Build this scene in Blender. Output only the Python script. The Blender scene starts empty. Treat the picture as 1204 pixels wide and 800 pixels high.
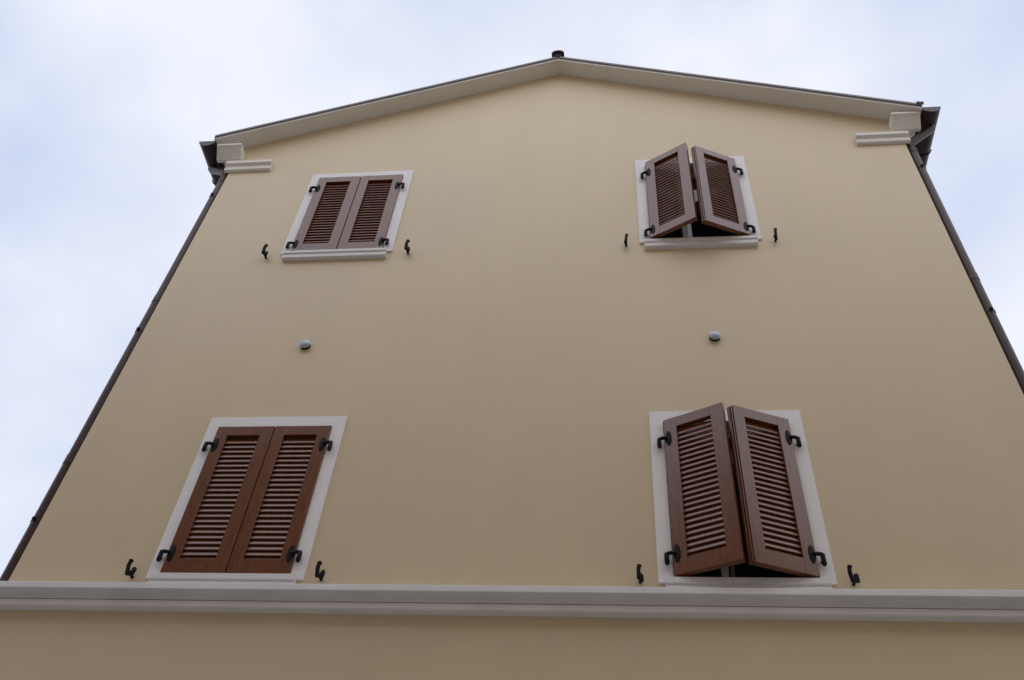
import bpy, bmesh, math, random
from mathutils import Vector, Matrix
from math import radians, sin, cos, pi
random.seed(7)
S = bpy.context.scene
COL = S.collection

# ------------------------------------------------------------------ camera
cam = bpy.data.cameras.new("camera")
cam.sensor_fit = 'HORIZONTAL'; cam.sensor_width = 36.0; cam.lens = 32.2
cam.clip_start = 0.05; cam.clip_end = 3000
camo = bpy.data.objects.new("camera", cam); COL.objects.link(camo)
R = Vector((0.99344731, 0.09151582, 0.06846379))
U = Vector((0.02095765, -0.7347409, 0.67802404))
F = Vector((-0.11235307, 0.67214632, 0.73184432))
m = Matrix((R, U, -F)).transposed().to_4x4()
m.translation = Vector((0, -5.3, 1.6))
camo.matrix_world = m
S.camera = camo

# ------------------------------------------------------------------ sky, sun, exposure
SUN_EL, SUN_AZ = radians(44), radians(170)       # high, over the street, veiled by the overcast
w = bpy.data.worlds.new("World"); S.world = w; w.use_nodes = True
nt = w.node_tree; N = nt.nodes; L = nt.links
for n in list(N): N.remove(n)
out = N.new('ShaderNodeOutputWorld'); bg = N.new('ShaderNodeBackground')
sky = N.new('ShaderNodeTexSky'); sky.sky_type = 'NISHITA'; sky.sun_disc = False
sky.sun_elevation = SUN_EL; sky.sun_rotation = SUN_AZ
sky.air_density = 1.0; sky.dust_density = 1.0
tc = N.new('ShaderNodeTexCoord')
mp = N.new('ShaderNodeMapping'); mp.inputs['Scale'].default_value = (1.0, 1.0, 1.15)
mp.inputs['Location'].default_value = (3.58, 1.71, 8.12)
L.new(tc.outputs['Generated'], mp.inputs['Vector'])
n1 = N.new('ShaderNodeTexNoise'); n1.inputs['Scale'].default_value = 2.4
n1.inputs['Detail'].default_value = 7; n1.inputs['Roughness'].default_value = 0.46
n1.inputs['Distortion'].default_value = 0.15
L.new(mp.outputs['Vector'], n1.inputs['Vector'])
cr = N.new('ShaderNodeValToRGB')
cr.color_ramp.elements[0].position = 0.37; cr.color_ramp.elements[0].color = (6.7, 7.5, 9.7, 1)
cr.color_ramp.elements[1].position = 0.57; cr.color_ramp.elements[1].color = (9.6, 9.95, 10.9, 1)
L.new(n1.outputs['Fac'], cr.inputs['Fac'])
mx = N.new('ShaderNodeMix'); mx.data_type = 'RGBA'
mx.inputs['Factor'].default_value = 0.90          # thin high overcast over the clear-sky model
L.new(sky.outputs['Color'], mx.inputs['A']); L.new(cr.outputs['Color'], mx.inputs['B'])
L.new(mx.outputs['Result'], bg.inputs['Color']); bg.inputs['Strength'].default_value = 0.10
L.new(bg.outputs['Background'], out.inputs['Surface'])

sd = bpy.data.lights.new("sun", 'SUN'); sd.energy = 1.35; sd.angle = radians(100); sd.color = (1.0, 0.97, 0.92)
so = bpy.data.objects.new("sun", sd); COL.objects.link(so)
sdir = Vector((sin(SUN_AZ) * cos(SUN_EL), cos(SUN_AZ) * cos(SUN_EL), sin(SUN_EL)))
so.rotation_euler = sdir.to_track_quat('Z', 'Y').to_euler(); so.location = (4, -10, 30)

S.view_settings.view_transform = 'Standard'; S.view_settings.look = 'None'
S.view_settings.exposure = 0.0; S.view_settings.gamma = 1.0
S.render.resolution_x = 1024; S.render.resolution_y = 680
S.cycles.max_bounces = 6

# ------------------------------------------------------------------ materials
def mat(name, col, rough=0.7, spec=0.5, metal=0.0, var=0.0, vscale=3.0, bump=0.0, bscale=60.0,
        coat=0.0, grain=None, col2=None, ior=1.5, streak=None, strength=1.0):
    M = bpy.data.materials.new(name); M.use_nodes = True
    nt = M.node_tree; N = nt.nodes; L = nt.links; b = N['Principled BSDF']
    b.inputs['Roughness'].default_value = rough; b.inputs['Metallic'].default_value = metal
    b.inputs['Specular IOR Level'].default_value = spec; b.inputs['IOR'].default_value = ior
    b.inputs['Coat Weight'].default_value = coat; b.inputs['Coat Roughness'].default_value = 0.25
    b.inputs['Base Color'].default_value = (*col, 1)
    tc = N.new('ShaderNodeTexCoord'); src = tc.outputs['Object']
    if grain:
        mp = N.new('ShaderNodeMapping'); mp.inputs['Scale'].default_value = grain
        L.new(src, mp.inputs['Vector']); src = mp.outputs['Vector']
    if var or col2:
        n = N.new('ShaderNodeTexNoise'); n.inputs['Scale'].default_value = vscale
        n.inputs['Detail'].default_value = 6; n.inputs['Roughness'].default_value = 0.6
        L.new(src, n.inputs['Vector'])
        c2 = col2 or tuple(c * (1 - var) for c in col)
        c1 = col if col2 else tuple(min(1, c * (1 + var)) for c in col)
        r = N.new('ShaderNodeValToRGB')
        r.color_ramp.elements[0].position = 0.3; r.color_ramp.elements[0].color = (*c2, 1)
        r.color_ramp.elements[1].position = 0.7; r.color_ramp.elements[1].color = (*c1, 1)
        L.new(n.outputs['Fac'], r.inputs['Fac']); last = r.outputs['Color']
        if streak:                                     # faint rain-wash marks, stretched downwards
            m2 = N.new('ShaderNodeMapping'); m2.inputs['Scale'].default_value = streak[0]
            L.new(tc.outputs['Object'], m2.inputs['Vector'])
            s = N.new('ShaderNodeTexNoise'); s.inputs['Scale'].default_value = 1.0
            s.inputs['Detail'].default_value = 5; L.new(m2.outputs['Vector'], s.inputs['Vector'])
            mr = N.new('ShaderNodeMapRange'); mr.inputs['From Min'].default_value = 0.3
            mr.inputs['From Max'].default_value = 0.7; mr.inputs['To Min'].default_value = 1 - streak[1]
            mr.inputs['To Max'].default_value = 1 + streak[1]
            L.new(s.outputs['Fac'], mr.inputs['Value'])
            vm = N.new('ShaderNodeVectorMath'); vm.operation = 'SCALE'
            L.new(last, vm.inputs[0]); L.new(mr.outputs['Result'], vm.inputs['Scale'])
            last = vm.outputs['Vector']
        L.new(last, b.inputs['Base Color'])
    if bump:
        n = N.new('ShaderNodeTexNoise'); n.inputs['Scale'].default_value = bscale
        n.inputs['Detail'].default_value = 5; n.inputs['Roughness'].default_value = 0.65
        L.new(src, n.inputs['Vector'])
        bp = N.new('ShaderNodeBump'); bp.inputs['Distance'].default_value = bump
        bp.inputs['Strength'].default_value = strength
        L.new(n.outputs['Fac'], bp.inputs['Height']); L.new(bp.outputs['Normal'], b.inputs['Normal'])
    return M

WALL = mat('cream_plaster', (0.67, 0.555, 0.372), rough=0.46, spec=0.5, ior=1.6, var=0.025, vscale=0.9, bump=0.0012, bscale=60,
           streak=((2.2, 2.2, 0.35), 0.02))
WHITE = mat('white_painted_render', (0.88, 0.885, 0.92), rough=0.6, var=0.03, vscale=4, bump=0.002, bscale=70)
BAND = mat('grey_white_cornice_paint', (0.79, 0.79, 0.82), rough=0.55, var=0.05, vscale=2.5, bump=0.002, bscale=50,
           streak=((5, 5, 1.0), 0.03))
EAVE = mat('pale_grey_eave_paint', (0.80, 0.78, 0.73), rough=0.65, var=0.04, vscale=3, bump=0.002, bscale=50)
WOOD = mat('brown_shutter_paint', (0.140, 0.041, 0.012), rough=0.22, spec=0.5, ior=1.60, grain=(9, 9, 1.2), var=0.28, vscale=6,
           bump=0.0008, bscale=14, strength=0.35)
IRON = mat('black_iron', (0.006, 0.007, 0.009), rough=0.55, spec=0.15, var=0.2, vscale=30, bump=0.001, bscale=120)
COPPER = mat('brown_painted_metal', (0.060, 0.034, 0.034), rough=0.42, spec=0.35, var=0.15, vscale=5, bump=0.001, bscale=20)
GUTTER = mat('dark_brown_gutter_metal', (0.030, 0.018, 0.020), rough=0.45, spec=0.3, var=0.15, vscale=5, bump=0.001, bscale=20)
FLASH = mat('grey_brown_flashing', (0.17, 0.145, 0.16), rough=0.4, spec=0.6, var=0.1, vscale=3, bump=0.001, bscale=25)
TILE = mat('terracotta_tile', (0.16, 0.065, 0.045), rough=0.85, var=0.3, vscale=4, bump=0.004, bscale=40)
SILVER = mat('galvanised_vent_cap', (0.42, 0.48, 0.54), rough=0.4, metal=0.3, var=0.08, vscale=20)
PVC = mat('white_window_frame', (0.78, 0.78, 0.78), rough=0.35, var=0.01, vscale=5)
STONE = mat('sill_stone', (0.76, 0.755, 0.765), rough=0.55, var=0.05, vscale=9, bump=0.001, bscale=80)
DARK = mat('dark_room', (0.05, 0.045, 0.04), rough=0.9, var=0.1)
ASPH = mat('street_paving', (0.36, 0.35, 0.33), rough=0.9, var=0.15, vscale=8, bump=0.01, bscale=120)
PAVE = mat('paving', (0.42, 0.41, 0.38), rough=0.85, var=0.12, vscale=5, bump=0.005, bscale=60)
OPW = mat('ochre_plaster', (0.50, 0.35, 0.20), rough=0.85, var=0.05, vscale=1, bump=0.004, bscale=40)

BRK = mat('rose_brown_plaster', (0.42, 0.29, 0.20), rough=0.85, var=0.06, vscale=1.5, bump=0.004, bscale=40)

GLASS = bpy.data.materials.new('window_glass'); GLASS.use_nodes = True
g = GLASS.node_tree.nodes['Principled BSDF']
g.inputs['Base Color'].default_value = (0.012, 0.022, 0.026, 1); g.inputs['Roughness'].default_value = 0.04
g.inputs['Specular IOR Level'].default_value = 0.6

# ------------------------------------------------------------------ mesh helpers
class MB:
    def __init__(s): s.v = []; s.f = []
    def add(s, vs, fs):
        o = len(s.v); s.v += [tuple(x) for x in vs]; s.f += [[i + o for i in f] for f in fs]; return s
    def box(s, x0, x1, y0, y1, z0, z1, c=0.0):
        if x0 > x1: x0, x1 = x1, x0
        if c <= 0:
            vs = [(x, y, z) for z in (z0, z1) for y in (y0, y1) for x in (x0, x1)]
            return s.add(vs, [(0, 2, 3, 1), (4, 5, 7, 6), (0, 1, 5, 4), (2, 6, 7, 3), (0, 4, 6, 2), (1, 3, 7, 5)])
        bm = bmesh.new(); bmesh.ops.create_cube(bm, size=1)
        for q in bm.verts:
            q.co = Vector(((x0 + x1) / 2 + q.co.x * (x1 - x0), (y0 + y1) / 2 + q.co.y * (y1 - y0), (z0 + z1) / 2 + q.co.z * (z1 - z0)))
        bmesh.ops.bevel(bm, geom=bm.edges[:], offset=c, segments=1, affect='EDGES')
        bm.verts.index_update()
        s.add([q.co for q in bm.verts], [[q.index for q in f.verts] for f in bm.faces]); bm.free(); return s
    def prism(s, prof, axis, a, b):
        """closed profile (list of 2-D points) swept along axis from a to b. axis x: prof=(y,z); y: prof=(x,z)"""
        n = len(prof)
        P = (lambda p, t: (t, p[0], p[1])) if axis == 'x' else (lambda p, t: (p[0], t, p[1]))
        vs = [P(p, a) for p in prof] + [P(p, b) for p in prof]
        fs = [(i, (i + 1) % n, n + (i + 1) % n, n + i) for i in range(n)] + [list(range(n))[::-1], [n + i for i in range(n)]]
        return s.add(vs, fs)
    def tube(s, pts, r, n=12, cap=True):
        rs = r if isinstance(r, (list, tuple)) else [r] * len(pts)
        pts = [Vector(p) for p in pts]; vs = []; prev = None
        for i, p in enumerate(pts):
            a = (pts[i] - pts[i - 1]).normalized() if i else None
            b = (pts[i + 1] - pts[i]).normalized() if i < len(pts) - 1 else None
            t = ((a or b) + (b or a)).normalized()
            if prev is None:
                ref = Vector((0, 0, 1)) if abs(t.z) < 0.9 else Vector((1, 0, 0))
                nx = t.cross(ref).normalized()
            else:
                nx = (prev - t * prev.dot(t)).normalized()
            prev = nx; ny = t.cross(nx)
            k = 1.0
            if a and b: k = 1 / max(0.5, cos(a.angle(b) / 2))
            for j in range(n):
                an = 2 * pi * j / n; vs.append(p + (nx * cos(an) + ny * sin(an)) * rs[i] * (k if j % 1 == 0 else 1))
        fs = []
        for i in range(len(pts) - 1):
            for j in range(n):
                fs.append((i * n + j, i * n + (j + 1) % n, (i + 1) * n + (j + 1) % n, (i + 1) * n + j))
        if cap:
            fs.append(list(range(n))[::-1]); fs.append([(len(pts) - 1) * n + j for j in range(n)])
        return s.add(vs, fs)
    def mesh(s, name, m, smooth=False, mirror=False):
        vs = s.v
        if mirror: vs = [(-x, y, z) for x, y, z in vs]
        me = bpy.data.meshes.new(name); me.from_pydata(vs, [], s.f); me.materials.append(m)
        bm = bmesh.new(); bm.from_mesh(me); bmesh.ops.recalc_face_normals(bm, faces=bm.faces[:]); bm.to_mesh(me); bm.free()
        if smooth:
            for p in me.polygons: p.use_smooth = True
            try: me.set_sharp_from_angle(angle=radians(40))
            except Exception: pass
        me.update(); return me
    def build(s, name, m, parent=None, smooth=False, mirror=False, stuff=False, structure=False):
        o = bpy.data.objects.new(name, s.mesh(name, m, smooth, mirror)); COL.objects.link(o)
        if parent: o.parent = parent
        if stuff: o['kind'] = 'stuff'
        if structure: o['kind'] = 'structure'
        return o

def tag(o, label, cat, group=None):
    o['label'] = label; o['category'] = cat
    if group: o['group'] = group
    return o
def empty(name, loc, rz=0.0):
    o = bpy.data.objects.new(name, None); COL.objects.link(o); o.location = loc; o.rotation_euler = (0, 0, rz)
    o.empty_display_size = 0.1; return o
def link_mesh(name, me, parent, loc=(0, 0, 0)):
    o = bpy.data.objects.new(name, me); COL.objects.link(o); o.parent = parent; o.location = loc; return o
def copy_tree(o, parent=None):
    kids = list(o.children); c = o.copy(); COL.objects.link(c); c.parent = parent
    for k in kids: copy_tree(k, c)
    return c

# ------------------------------------------------------------------ ground
MB().box(-400, 400, -400, 400, -0.5, 0.0).build('ground', ASPH, structure=True)
MB().box(-30, 30, -2.6, 0.0, 0.0, 0.13, 0.01).build('pavement', PAVE, structure=True)

# ------------------------------------------------------------------ the house
X0, X1, YB = -4.32, 3.05, 9.0
XC, ZA = -0.635, 12.253
zr = lambda x: ZA - (0.393 if x < XC else 0.409) * abs(x - XC)               # wall / soffit line up the gable
house = empty('house', (XC, 0, 0))
tag(house, 'tall cream plastered house with a low gable and a moulded grey white string course', 'house')
def hb(mb, name, m, parent=house, **k):
    """build in world coordinates, parented to something standing away from the origin"""
    o = mb.build(name, m, **k); o.parent = parent
    p = Vector((0, 0, 0)); q = parent
    while q: p += q.location; q = q.parent
    me = o.data; me.transform(Matrix.Translation(-p)); return o

OPEN = [(-3.200, -2.256, 5.00, 6.385), (0.344, 1.282, 5.00, 6.392),
        (-3.200, -2.256, 8.70, 10.035), (0.344, 1.282, 8.70, 10.045)]
wm = MB()
xs = sorted({X0, X1} | {o[0] for o in OPEN} | {o[1] for o in OPEN} | {XC})
ze = zr(X0)
zs = sorted({0.0, 10.3} | {o[2] for o in OPEN} | {o[3] for o in OPEN})
for i in range(len(xs) - 1):
    for j in range(len(zs) - 1):
        a, b, c, d = xs[i], xs[i + 1], zs[j], zs[j + 1]
        if any(o[0] - 1e-6 <= a and b <= o[1] + 1e-6 and o[2] - 1e-6 <= c and d <= o[3] + 1e-6 for o in OPEN): continue
        wm.add([(a, 0, c), (b, 0, c), (b, 0, d), (a, 0, d)], [(0, 1, 2, 3)])
    wm.add([(xs[i], 0, 10.3), (xs[i + 1], 0, 10.3), (xs[i + 1], 0, zr(xs[i + 1])), (xs[i], 0, zr(xs[i]))], [(0, 1, 2, 3)])
for (a, b, c, d) in OPEN:                          # reveals
    wm.add([(a, 0, c), (a, .22, c), (a, .22, d), (a, 0, d)], [(0, 1, 2, 3)])
    wm.add([(b, 0, c), (b, .22, c), (b, .22, d), (b, 0, d)], [(0, 1, 2, 3)])
    wm.add([(a, 0, d), (b, 0, d), (b, .22, d), (a, .22, d)], [(0, 1, 2, 3)])
    wm.add([(a, 0, c), (b, 0, c), (b, .22, c), (a, .22, c)], [(0, 1, 2, 3)])
wm.add([(X0, 0, 0), (X0, YB, 0), (X0, YB, ze), (X0, 0, ze)], [(0, 1, 2, 3)])
wm.add([(X1, 0, 0), (X1, YB, 0), (X1, YB, zr(X1)), (X1, 0, zr(X1))], [(0, 1, 2, 3)])
wm.add([(X0, YB, 0), (X1, YB, 0), (X1, YB, zr(X1)), (XC, YB, ZA), (X0, YB, ze)], [(0, 1, 2, 3, 4)])
hb(wm, 'wall', WALL)

# string course: fascia, cove, lower fascia; swept round three sides with mitres
def sweep_round(mb, prof, x0, x1, yb):
    """prof: list of (projection, z); front run plus returns down both side walls"""
    n = len(prof); st = []
    for (px, py, ox, oy) in ((x0, yb, -1, 0), (x0, 0, -1, -1), (x1, 0, 1, -1), (x1, yb, 1, 0)):
        st.append([(px + ox * p, py + oy * p, z) for p, z in prof])
    vs = [q for s_ in st for q in s_]; fs = []
    for k in range(3):
        for i in range(n):
            fs.append((k * n + i, k * n + (i + 1) % n, (k + 1) * n + (i + 1) % n, (k + 1) * n + i))
    fs += [list(range(n)), [3 * n + i for i in range(n)][::-1]]
    return mb.add(vs, fs)
fil = [(0.066 - 0.010 * sin(t), 4.8275 - 0.010 * (1 - cos(t))) for t in [pi / 2 * k / 4 for k in range(5)]]
band = [(-0.05, 4.877), (0.121, 4.877), (0.125, 4.873), (0.125, 4.832), (0.121, 4.8275)] + fil + \
       [(0.056, 4.800), (0.0575, 4.790), (0.060, 4.787), (0.060, 4.785), (0.038, 4.784), (0.038, 4.7745), (0.066, 4.774), (0.068, 4.771),
        (0.068, 4.736), (0.063, 4.729), (0.045, 4.727), (-0.05, 4.727)]
hb(sweep_round(MB(), band, X0, X1, YB), 'string_course', BAND)

# rake soffit boards (plastered eave following the gable) with a small front lip
OV, EX0, EX1 = 0.183, -4.570, 3.275
for s_ in (0, 1):
    xa, xb = (EX0, XC) if s_ == 0 else (XC, EX1)
    mb = MB(); vs = []
    for x in (xa, xb):
        z = zr(x)
        vs += [(x, -OV + .004, z), (x, 0.02, z), (x, 0.02, z + .05), (x, -OV - .012, z + .05), (x, -OV - .012, z - .006), (x, -OV - .006, z - .010), (x, -OV + .004, z - .010)]
    n = 7
    mb.add(vs, [(i, (i + 1) % n, n + (i + 1) % n, n + i) for i in range(n)] + [list(range(n)), [n + i for i in range(n)][::-1]])
    hb(mb, 'gable_soffit', EAVE)
    # folded metal edge above the soffit lip
    vs = []
    for x in (xa, xb):
        z = zr(x) + .012
        vs += [(x, -OV - .008, z + .000), (x, -OV - .014, z - .002), (x, -OV - .016, z + .018), (x, -OV - .026, z + .022), (x, -OV - .028, z + .052),
               (x, -OV - .021, z + .056), (x, 0.3, z + .056), (x, 0.3, z + .030), (x, -OV - .008, z + .030)]
    n = 9; mb = MB()
    mb.add(vs, [(i, (i + 1) % n, n + (i + 1) % n, n + i) for i in range(n)] + [list(range(n)), [n + i for i in range(n)][::-1]])
    hb(mb, 'edge_flashing', FLASH)

# boxed side eaves (their front ends show as the little corner boxes) and corner mouldings
for s_ in (-1, 1):
    wx = X0 if s_ < 0 else X1
    ins, outx = wx - s_ * .085, wx + s_ * .205
    mb = MB()
    prof = [(0.0, 10.50), (-.040, 10.50), (-.140, 10.620), (-.156, 10.625), (-.156, 10.655), (0.0, 10.655)]
    mb.prism(prof, 'x', *sorted((ins, outx)))
    o = hb(mb, 'eave_box', EAVE)
    mb = MB()
    mb.prism([(wx - s_ * .01, 10.50), (wx + s_ * .06, 10.50), (outx, 10.635), (outx, 10.678), (wx - s_ * .01, 10.678)], 'y', 0.0, YB)
    hb(mb, 'side_eave', EAVE)
    # two-tier corner moulding on the gable wall
    prof = [(0, 10.275), (.032, 10.277), (.038, 10.285), (.038, 10.345), (.050, 10.352), (.050, 10.362), (.066, 10.370),
            (.066, 10.425), (.060, 10.432), (0, 10.432)]
    xe = wx - s_ * .49
    mb = MB(); mb.prism([(-p, z) for p, z in prof], 'x', *sorted((xe, wx + s_ * .05)))
    hb(mb, 'corner_moulding', EAVE)

# roof: deck, rows of barrel tiles, ridge tiles
ro = empty('roof', (0, 0, ZA)); ro.parent = house; ro.location = (0, 0, ZA)
for s_ in (-1, 1):
    xe = EX0 - .02 if s_ < 0 else EX1 + .02
    mb = MB(); z0, z1 = zr(xe) + .068, ZA + .068
    vs = []
    for y in (-OV + .005, YB + .2): vs += [(xe, y, z0), (XC, y, z1), (XC, y, z1 + .03), (xe, y, z0 + .03)]
    mb.add(vs, [(0, 1, 5, 4), (1, 2, 6, 5), (2, 3, 7, 6), (3, 0, 4, 7), (0, 3, 2, 1), (4, 5, 6, 7)])
    hb(mb, 'roof_deck', TILE, parent=ro)
    mb = MB(); Ln = abs(XC - xe); rows = 11; cols = 46; pw = (YB + .4) / cols
    for i in range(rows):
        ta, tb = i / rows, (i + 1.12) / rows
        if tb > 1: tb = 1
        for j in range(cols):
            yc = -OV + .06 + pw * (j + .5)
            vs = []
            for t, lift, rr in ((ta, .024, .082), (tb, .004, .068)):
                x = xe + (XC - xe) * t; z = z0 + (z1 - z0) * t + .03 + lift
                for k in range(6):
                    a = pi * k / 5; vs.append((x, yc - cos(a) * rr, z + sin(a) * .032))
            mb.add(vs, [(k, k + 1, 7 + k, 6 + k) for k in range(5)] + [(0, 1, 2, 3, 4, 5)])
    hb(mb, 'roof_tile', TILE, parent=ro, stuff=True)
rt = MB(); vs = []
for y, r_ in ((0.0, .078), (0.42, .064)):
    for rr in (r_, r_ - .016):
        for k in range(9):
            a = pi * k / 8; vs.append((cos(a) * rr, y, sin(a) * rr * .95))
fs = []
for k in range(8):
    fs += [(k, k + 1, 19 + k, 18 + k), (9 + k, 10 + k, 28 + k, 27 + k), (k, k + 1, 10 + k, 9 + k), (18 + k, 19 + k, 28 + k, 27 + k)]
rt.add(vs, fs)
rtm = rt.mesh('ridge_tile', TILE, smooth=True)
for k in range(24):
    link_mesh('ridge_tile', rtm, ro, (0, -OV - .06 + k * .39, .088 + random.uniform(-.003, .003)))
# dark mortar plug in the open end of the ridge
mb = MB(); mb.tube([(XC, -OV - .035, ZA + .100), (XC, -OV + .05, ZA + .100)], .058, 12)
hb(mb, 'ridge_end', IRON, parent=ro)
# closing tiles at the two low ends of the verge
mb = MB(); x = EX1 - .01; mb.tube([(x + .035, -OV - .03, zr(x) + .060), (x - .035, -OV - .03, zr(x) + .075)], .018, 8)
hb(mb, 'verge_end_clip', FLASH, parent=ro)

# windows: surround, sill, frame, sashes, panes
def window(o, upper):
    a, b, c, d = o
    cx = (a + b) / 2
    wn = empty('window', (cx - house.location.x, 0, c)); wn.parent = house
    sx0, sx1 = cx - .567, cx + .567
    st = d + .103 if upper else d + .104
    sb = 8.685 if upper else 4.978
    mb = MB()
    mb.box(sx0, a + .002, -.018, .03, sb, st); mb.box(b - .002, sx1, -.018, .03, sb, st); mb.box(a + .002, b - .002, -.018, .03, d - .002, st)
    hb(mb, 'surround', WHITE, wn)
    # stone sill with a stepped underside
    mb = MB(); q0, q1 = cx - .522, cx + .522
    if upper:
        prof = [(.10, c - .002), (-.052, c - .010), (-.056, c - .014), (-.056, c - .048), (-.052, c - .052), (-.040, c - .054), (-.040, c - .060),
                (-.046, c - .063), (-.046, c - .108), (-.042, c - .112), (0.01, c - .112), (.10, c - .06)]
    else:
        prof = [(.10, c + .002), (-.056, c - .004), (-.060, c - .008), (-.060, c - .046), (-.056, c - .050), (-.044, c - .052), (-.044, c - .060),
                (-.05, c - .063), (-.05, c - .100), (0.01, c - .100)]
    mb.prism(prof, 'x', q0, q1); hb(mb, 'sill', STONE, wn)
    y = .115; mx = cx - .115
    mb = MB(); fw = .045
    mb.box(a, a + fw, y, y + .06, c, d, .004); mb.box(b - fw, b, y, y + .06, c, d, .004)
    mb.box(a + fw, b - fw, y, y + .06, d - fw, d, .004); mb.box(a + fw, b - fw, y, y + .06, c, c + fw, .004)
    mb.box(mx - .025, mx + .025, y - .012, y + .058, c + fw, d - fw, .004)
    hb(mb, 'frame', PVC, wn)
    for (u0, u1) in ((a + fw, mx - .025), (mx + .025, b - fw)):
        mb = MB(); mb.box(u0, u1, y + .035, y + .045, c + fw, d - fw); hb(mb, 'pane', GLASS, wn)
    mb = MB(); mb.box(mx + .105, mx + .125, y - .05, y + .01, d - .41, d - .29, .005)
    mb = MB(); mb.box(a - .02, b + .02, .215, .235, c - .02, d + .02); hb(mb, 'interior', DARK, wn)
    return wn
for i, o in enumerate(OPEN): window(o, i > 1)

# ------------------------------------------------------------------ shutters
# local frame: origin on the hinge pin at the leaf's bottom; the leaf runs to +x; front face towards -y
LW, GAP, FY, TH = 0.466, 0.040, 0.012, 0.046
def leaf(height, nslat, mirror, upper, z_hinges):
    root = empty('shutter', (0, 0, 0))
    x0, x1 = GAP, GAP + LW
    y0, y1 = FY, FY + TH
    SW, TR, BR = .098, .092, .118
    def b(mb, name, m, parent=root, smooth=False): return mb.build(name, m, parent, smooth=smooth, mirror=mirror)
    mb = MB(); mb.box(x0, x0 + SW, y0, y1, 0, height, .0012); b(mb, 'stile', WOOD)
    mb = MB(); mb.box(x1 - SW, x1 - (.012 if mirror else 0), y0, y1, 0, height, .0012); b(mb, 'stile', WOOD)
    if mirror:                                  # rebated meeting edge, two steps deep
        mb = MB(); mb.box(x1 - .012, x1, y0 + .010, y0 + .020, 0.004, height - .004, .001)
        mb.box(x1 - .012, x1 + .012, y0 + .024, y1 + .006, 0.004, height - .004, .001); b(mb, 'meeting_strip', WOOD)
    mb = MB(); mb.box(x0 + SW, x1 - SW, y0 + .0015, y1 - .0015, height - TR, height, .001); b(mb, 'rail', WOOD)
    mb = MB(); mb.box(x0 + SW, x1 - SW, y0 + .0015, y1 - .0015, 0, BR, .001); b(mb, 'rail', WOOD)
    # louvre slats, outer edge down, rounded nose
    zt, zb = height - TR - .022, BR - .004; p = (zt - zb) / nslat
    prof = []; r_ = .0055; L_ = .0300; TL = 70; cT, sT = cos(radians(TL)), sin(radians(TL))
    for k in range(7):
        a = radians(TL) + pi * k / 6              # nose half circle, from upper face round to lower face
        prof.append((-L_ * cT - r_ * sin(a), -L_ * sT + r_ * cos(a)))
    for k in range(4):
        a = radians(TL + 180) + pi * k / 3
        prof.append((L_ * cT - r_ * sin(a), L_ * sT + r_ * cos(a)))
    sm = MB(); sm.prism(prof, 'x', x0 + SW - .004, x1 - SW + .004)
    me = sm.mesh('slat', WOOD, smooth=True, mirror=mirror)
    for k in range(nslat):
        link_mesh('slat', me, root, (0, FY + TH / 2 + .005, zb + p * (k + .50)))
    # strap hinges: drop pin on the surround, cranked arm, oval plate on the leaf
    for zh in z_hinges:
        mb = MB()
        mb.tube([(0, 0, zh - .078), (0, 0, zh - .066), (0, 0, zh + .004), (0, 0, zh + .012)], [.011, .0165, .0165, .010], 10)
        mb.tube([(0, 0, zh - .004), (.014, -.004, zh + .002), (.036, -.004, zh), (.062, .002, zh - .002)], [.013, .0135, .0135, .012], 8)
        hg = b(mb, 'hinge', IRON, smooth=True)
        mb = MB(); pts = []
        n = 16; vs = []
        for (sc, yy) in ((1, FY + .001), (.96, FY - .004), (.6, FY - .007)):
            for k in range(n):
                a = 2 * pi * k / n; vs.append((.071 + 0.025 * sc * cos(a), yy, zh - .004 + .074 * sc * sin(a)))
        fs = [(i * n + k, i * n + (k + 1) % n, (i + 1) * n + (k + 1) % n, (i + 1) * n + k) for i in (0, 1) for k in range(n)]
        fs += [[2 * n + k for k in range(n)], list(range(n))[::-1]]
        mb.add(vs, fs); mb.build('hinge_plate', IRON, hg, smooth=True, mirror=mirror)
        mb = MB(); mb.tube([(-.0, .0, zh - .040), (-.0, .045, zh - .040)], .007, 8); mb.build('hinge_pintle', IRON, hg, smooth=True, mirror=mirror)
    return root
HL, HU = 1.365, 1.330
protos = {('low', 0): leaf(HL, 24, False, False, (.165, 1.175)), ('low', 1): leaf(HL, 24, True, False, (.165, 1.175)),
          ('up', 0): leaf(HU, 24, False, True, (.115, 1.115)), ('up', 1): leaf(HU, 24, True, True, (.115, 1.115))}
used = set()
SH = [('low', 0, 0, 0.0, 'closed reddish brown louvred shutter, left leaf of the lower left window'),
      ('low', 1, 0, 0.0, 'closed reddish brown louvred shutter, right leaf of the lower left window'),
      ('low', 0, 1, 24.5, 'reddish brown louvred shutter swung ajar, left leaf of the lower right window'),
      ('low', 1, 1, 21.5, 'reddish brown louvred shutter swung ajar, right leaf of the lower right window'),
      ('up', 0, 2, 0.0, 'closed greyish brown louvred shutter, left leaf of the upper left window'),
      ('up', 1, 2, 0.0, 'closed greyish brown louvred shutter, right leaf of the upper left window'),
      ('up', 0, 3, 28.0, 'greyish brown louvred shutter swung ajar, left leaf of the upper right window'),
      ('up', 1, 3, 23.5, 'greyish brown louvred shutter swung ajar, right leaf of the upper right window')]
for lv, sd_, wi, ang, lab in SH:
    p = protos[(lv, sd_)]
    o = p if (lv, sd_) not in used else copy_tree(p); used.add((lv, sd_))
    a, b_, c, d = OPEN[wi]
    x = a - .036 if sd_ == 0 else b_ + .036
    o.location = (x, -.046, c + .009)
    o.rotation_euler = (0, 0, radians(-ang if sd_ == 0 else ang))
    tag(o, lab, 'shutter', 'brown louvred window shutters')

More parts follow.
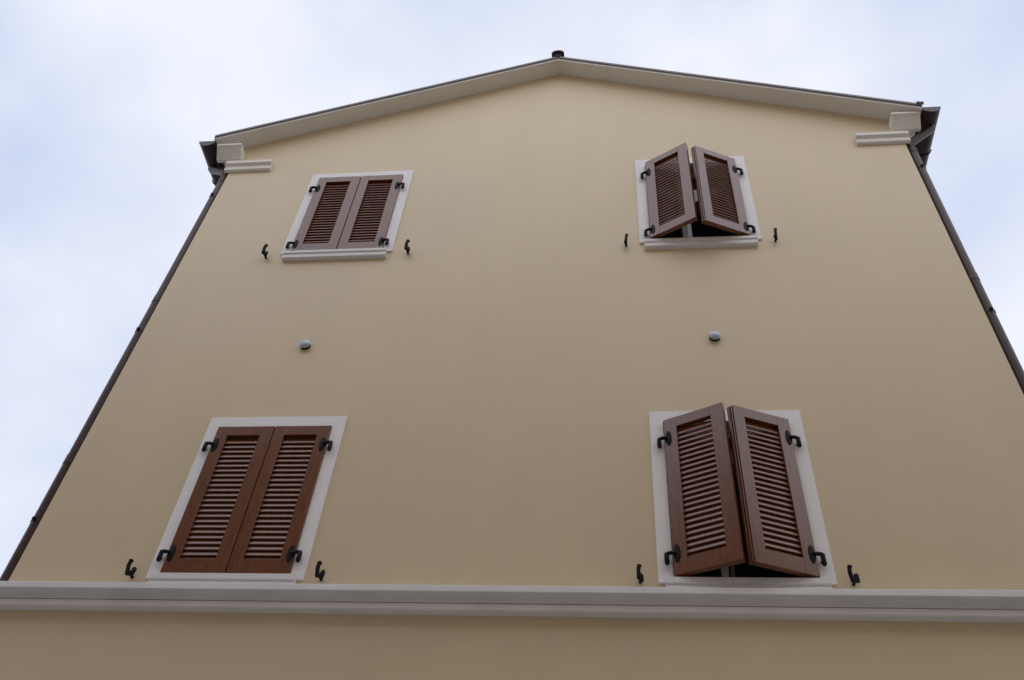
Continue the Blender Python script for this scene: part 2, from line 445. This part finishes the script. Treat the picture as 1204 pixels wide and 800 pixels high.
# ------------------------------------------------------------------ shutter holdbacks on the wall
def holdback():
    root = empty('shutter_holdback', (0, 0, 0))
    mb = MB(); mb.tube([(0, .01, 0), (0, -.035, -.002), (0, -.066, 0)], [.014, .012, .012], 8)
    mb.build('bracket', IRON, root, smooth=True)
    mb = MB(); mb.tube([(-.018, -.066, -.006), (-.024, -.070, .030), (-.030, -.073, .062), (-.026, -.076, .094), (-.022, -.078, .108), (-.021, -.078, .116)],
                       [.018, .0175, .017, .017, .021, .012], 8)
    mb.box(-.032, .034, -.080, -.054, -.022, .014, .004)
    mb.build('catch_arm', IRON, root, smooth=True)
    mb = MB(); mb.tube([(.017, -.064, -.010), (.019, -.062, .012), (.022, -.058, .044), (.021, -.056, .058)], [.018, .020, .020, .012], 8)
    mb.build('counterweight', IRON, root, smooth=True)
    return root
h0 = holdback()
HB = [(-3.402, 4.992, 12, 'black iron shutter holdback left of the lower left window'),
      (-2.035, 4.985, 25, 'black iron shutter holdback right of the lower left window'),
      (.128, 4.985, 50, 'black iron shutter holdback left of the lower right window'),
      (1.483, 4.985, 10, 'black iron shutter holdback right of the lower right window'),
      (-3.435, 8.650, 60, 'black iron shutter holdback left of the upper left window'),
      (-1.995, 8.645, 60, 'black iron shutter holdback right of the upper left window'),
      (.117, 8.650, 85, 'black iron shutter holdback left of the upper right window'),
      (1.502, 8.655, 75, 'black iron shutter holdback right of the upper right window')]
for i, (x, z, rz, lab) in enumerate(HB):
    o = h0 if i == 0 else copy_tree(h0)
    o.location = (x, 0, z)
    for ch in o.children:
        if not ch.name.startswith('bracket'):
            # each catch has dropped to a different turn about its bracket
            piv = Vector((0, -.066, 0)); k = radians(rz)
            ch.rotation_euler = (0, 0, k)
            ch.location = piv - Matrix.Rotation(k, 3, 'Z') @ piv
    o.scale = [(.86,) * 3, (.84,) * 3, (.78,) * 3, (.84,) * 3, (.92,) * 3, (.92,) * 3, (.80,) * 3, (.82,) * 3][i]
    tag(o, lab, 'holdback', 'iron shutter holdbacks on the wall')

# ------------------------------------------------------------------ round wall vents
def vent():
    root = empty('wall_vent', (0, 0, 0))
    def lathe(pr, n=20):
        vs = []; fs = []
        for (r_, y) in pr:
            for k in range(n):
                a = 2 * pi * k / n; vs.append((cos(a) * r_, y, sin(a) * r_))
        for i in range(len(pr) - 1):
            for k in range(n): fs.append((i * n + k, i * n + (k + 1) % n, (i + 1) * n + (k + 1) % n, (i + 1) * n + k))
        fs.append([(len(pr) - 1) * n + k for k in range(n)]); return MB().add(vs, fs)
    lathe([(.046, .0), (.046, -.024), (.040, -.028)]).build('collar', IRON, root, smooth=True)
    lathe([(.044, -.022), (.050, -.026), (.0505, -.031), (.047, -.037), (.038, -.043), (.024, -.047), (.010, -.049)]).build('cap', SILVER, root, smooth=True)
    return root
v0 = vent()
for i, (x, lab) in enumerate(((-2.715, 'small round metal wall vent between the two left windows'), (.825, 'small round metal wall vent between the two right windows'))):
    o = v0 if i == 0 else copy_tree(v0)
    o.location = (x, 0, 7.345); tag(o, lab, 'vent', 'round metal wall vents')

# ------------------------------------------------------------------ gutters and downpipes
for s_ in (-1, 1):
    wx = X0 if s_ < 0 else X1
    cx = wx + s_ * (.325 if s_ < 0 else .318)
    g = empty('gutter', (cx, 0, 10.70))
    mb = MB(); n = 10; R_ = .098; vs = []; ya, yb = -.180, YB + .1
    zc = 10.685
    for y in (ya, yb):
        for rr in (R_, R_ - .006):
            for k in range(n + 1):
                a = pi + pi * k / n; vs.append((cx + cos(a) * rr, y, zc + sin(a) * rr * .95))
    q = n + 1; fs = []
    for k in range(n): fs += [(k, k + 1, 2 * q + k + 1, 2 * q + k), (q + k, q + k + 1, 3 * q + k + 1, 3 * q + k), (k, k + 1, q + k + 1, q + k)]
    mb.add(vs, fs)
    hb(mb, 'trough', GUTTER, g, smooth=True)
    mb = MB(); mb.tube([(cx + s_ * R_, ya, zc), (cx + s_ * R_, yb, zc)], .009, 8); hb(mb, 'rolled_edge', COPPER, g, smooth=True)
    mb = MB(); mb.add([(cx + cos(pi + pi * k / n) * (R_ + .003), ya - .004, zc + sin(pi + pi * k / n) * (R_ * .95 + .003)) for k in range(n + 1)] +
                      [(cx + cos(pi + pi * k / n) * (R_ + .003), ya + .004, zc + sin(pi + pi * k / n) * (R_ * .95 + .003)) for k in range(n + 1)],
                      [list(range(n + 1)), [q + k for k in range(n + 1)][::-1]] + [(k, k + 1, q + k + 1, q + k) for k in range(n)] + [(n, 0, q, q + n)])
    hb(mb, 'end_cap', COPPER, g)
    for yy in [.35 + .75 * k for k in range(11)]:
        mb = MB(); pts = [(cx + cos(pi + pi * k / n) * (R_ + .006), yy, zc + sin(pi + pi * k / n) * (R_ * .95 + .006)) for k in range(n + 1)]
        mb.tube(pts, .007, 6); mb.tube([(cx + s_ * R_, yy, zc), (cx + s_ * (R_ + .026), yy, zc + .004)], .008, 6)
        hb(mb, 'gutter_bracket', IRON, g)
    tag(g, 'dark brown metal gutter at the %s end of the gable' % ('left' if s_ < 0 else 'right'), 'gutter', 'gutters along the eaves')
    # downpipe
    px, py, pr = wx + s_ * .067, .058, .043
    yo = .13 if s_ < 0 else .02
    dp = empty('downpipe', (px, py, 0))
    mb = MB(); mb.tube([(px, py, z) for z in (.35, 10.22)], pr, 16); hb(mb, 'pipe', COPPER, dp, smooth=True)
    mb = MB(); ex = cx + s_ * .02
    mb.tube([(ex, yo, 10.63), (ex, yo, 10.59), (ex - s_ * .012, yo, 10.565), (px + s_ * .02, py + .003, 10.375), (px, py, 10.34), (px, py, 10.20)], [.05, .046, pr, pr, pr, pr], 14)
    hb(mb, 'elbow', COPPER, dp, smooth=True)
    for z in (10.2, 8.1, 6.1, 4.1, 2.1):
        mb = MB(); mb.tube([(px, py, z - .045), (px, py, z + .045)], pr + .004, 16); hb(mb, 'collar', COPPER, dp, smooth=True)
    for z in (9.86, 7.64, 5.5, 3.4, 1.4):
        mb = MB(); mb.tube([(px, py, z - .012), (px, py, z + .012)], pr + .005, 16); cl = hb(mb, 'clamp', COPPER, dp)
        mb = MB(); mb.box(px - .012, px + .012, py - pr - .022, py - pr - .002, z - .011, z + .011, .002)
        mb.box(min(wx, px), max(wx, px), py - .01, py + .01, z - .008, z + .008)
        hb(mb, 'screw', IRON, cl)
    mb = MB(); mb.tube([(px, py, .4), (px, py, .28), (px, py - .05, .2), (px, py - .14, .16)], pr + .004, 12); hb(mb, 'shoe', COPPER, dp, smooth=True)
    tag(dp, 'brown round downpipe running down the %s corner of the house' % ('left' if s_ < 0 else 'right'), 'downpipe', 'downpipes at the corners')

# ------------------------------------------------------------------ unseen houses across the street, added to darken the lower wall and shutters
def unseen_house(xa, xb, yf, hgt, m, label):
    op = empty('house', ((xa + xb) / 2, yf, 0)); tag(op, label, 'house')
    mb = MB(); mb.box(xa, xb, yf - 9, yf, 0, hgt); hb(mb, 'wall', m, op)
    mb = MB(); mb.prism([(yf - 9.4, hgt + .002), (yf + .4, hgt + .002), (yf + .4, hgt + .1), (yf - 4.5, hgt + 1.9), (yf - 9.4, hgt + .1)], 'x', xa - .2, xb + .2)
    hb(mb, 'roof', TILE, op)
    k = int((xb - xa) / 3); 
    for i in range(k):
        x = xa + (xb - xa) * (i + .5) / k
        for z in (1.0, 4.2, 7.4, 10.6, 13.2):
            if z + 1.8 > hgt: continue
            mb = MB(); mb.box(x - .5, x + .5, yf - .01, yf + .04, z, z + 1.4); wf = hb(mb, 'window', PVC, op)
            mb = MB(); mb.box(x - .42, x + .42, yf + .03, yf + .05, z + .08, z + 1.32); hb(mb, 'pane', GLASS, wf)
unseen_house(-3.6, 16, -8.6, 14.6, OPW, 'unseen ochre plastered house with white windows on the far side of the street')
unseen_house(-19, -3.8, -8.7, 14.6, BRK, 'unseen rose brown house on the far side of the street behind the viewer')
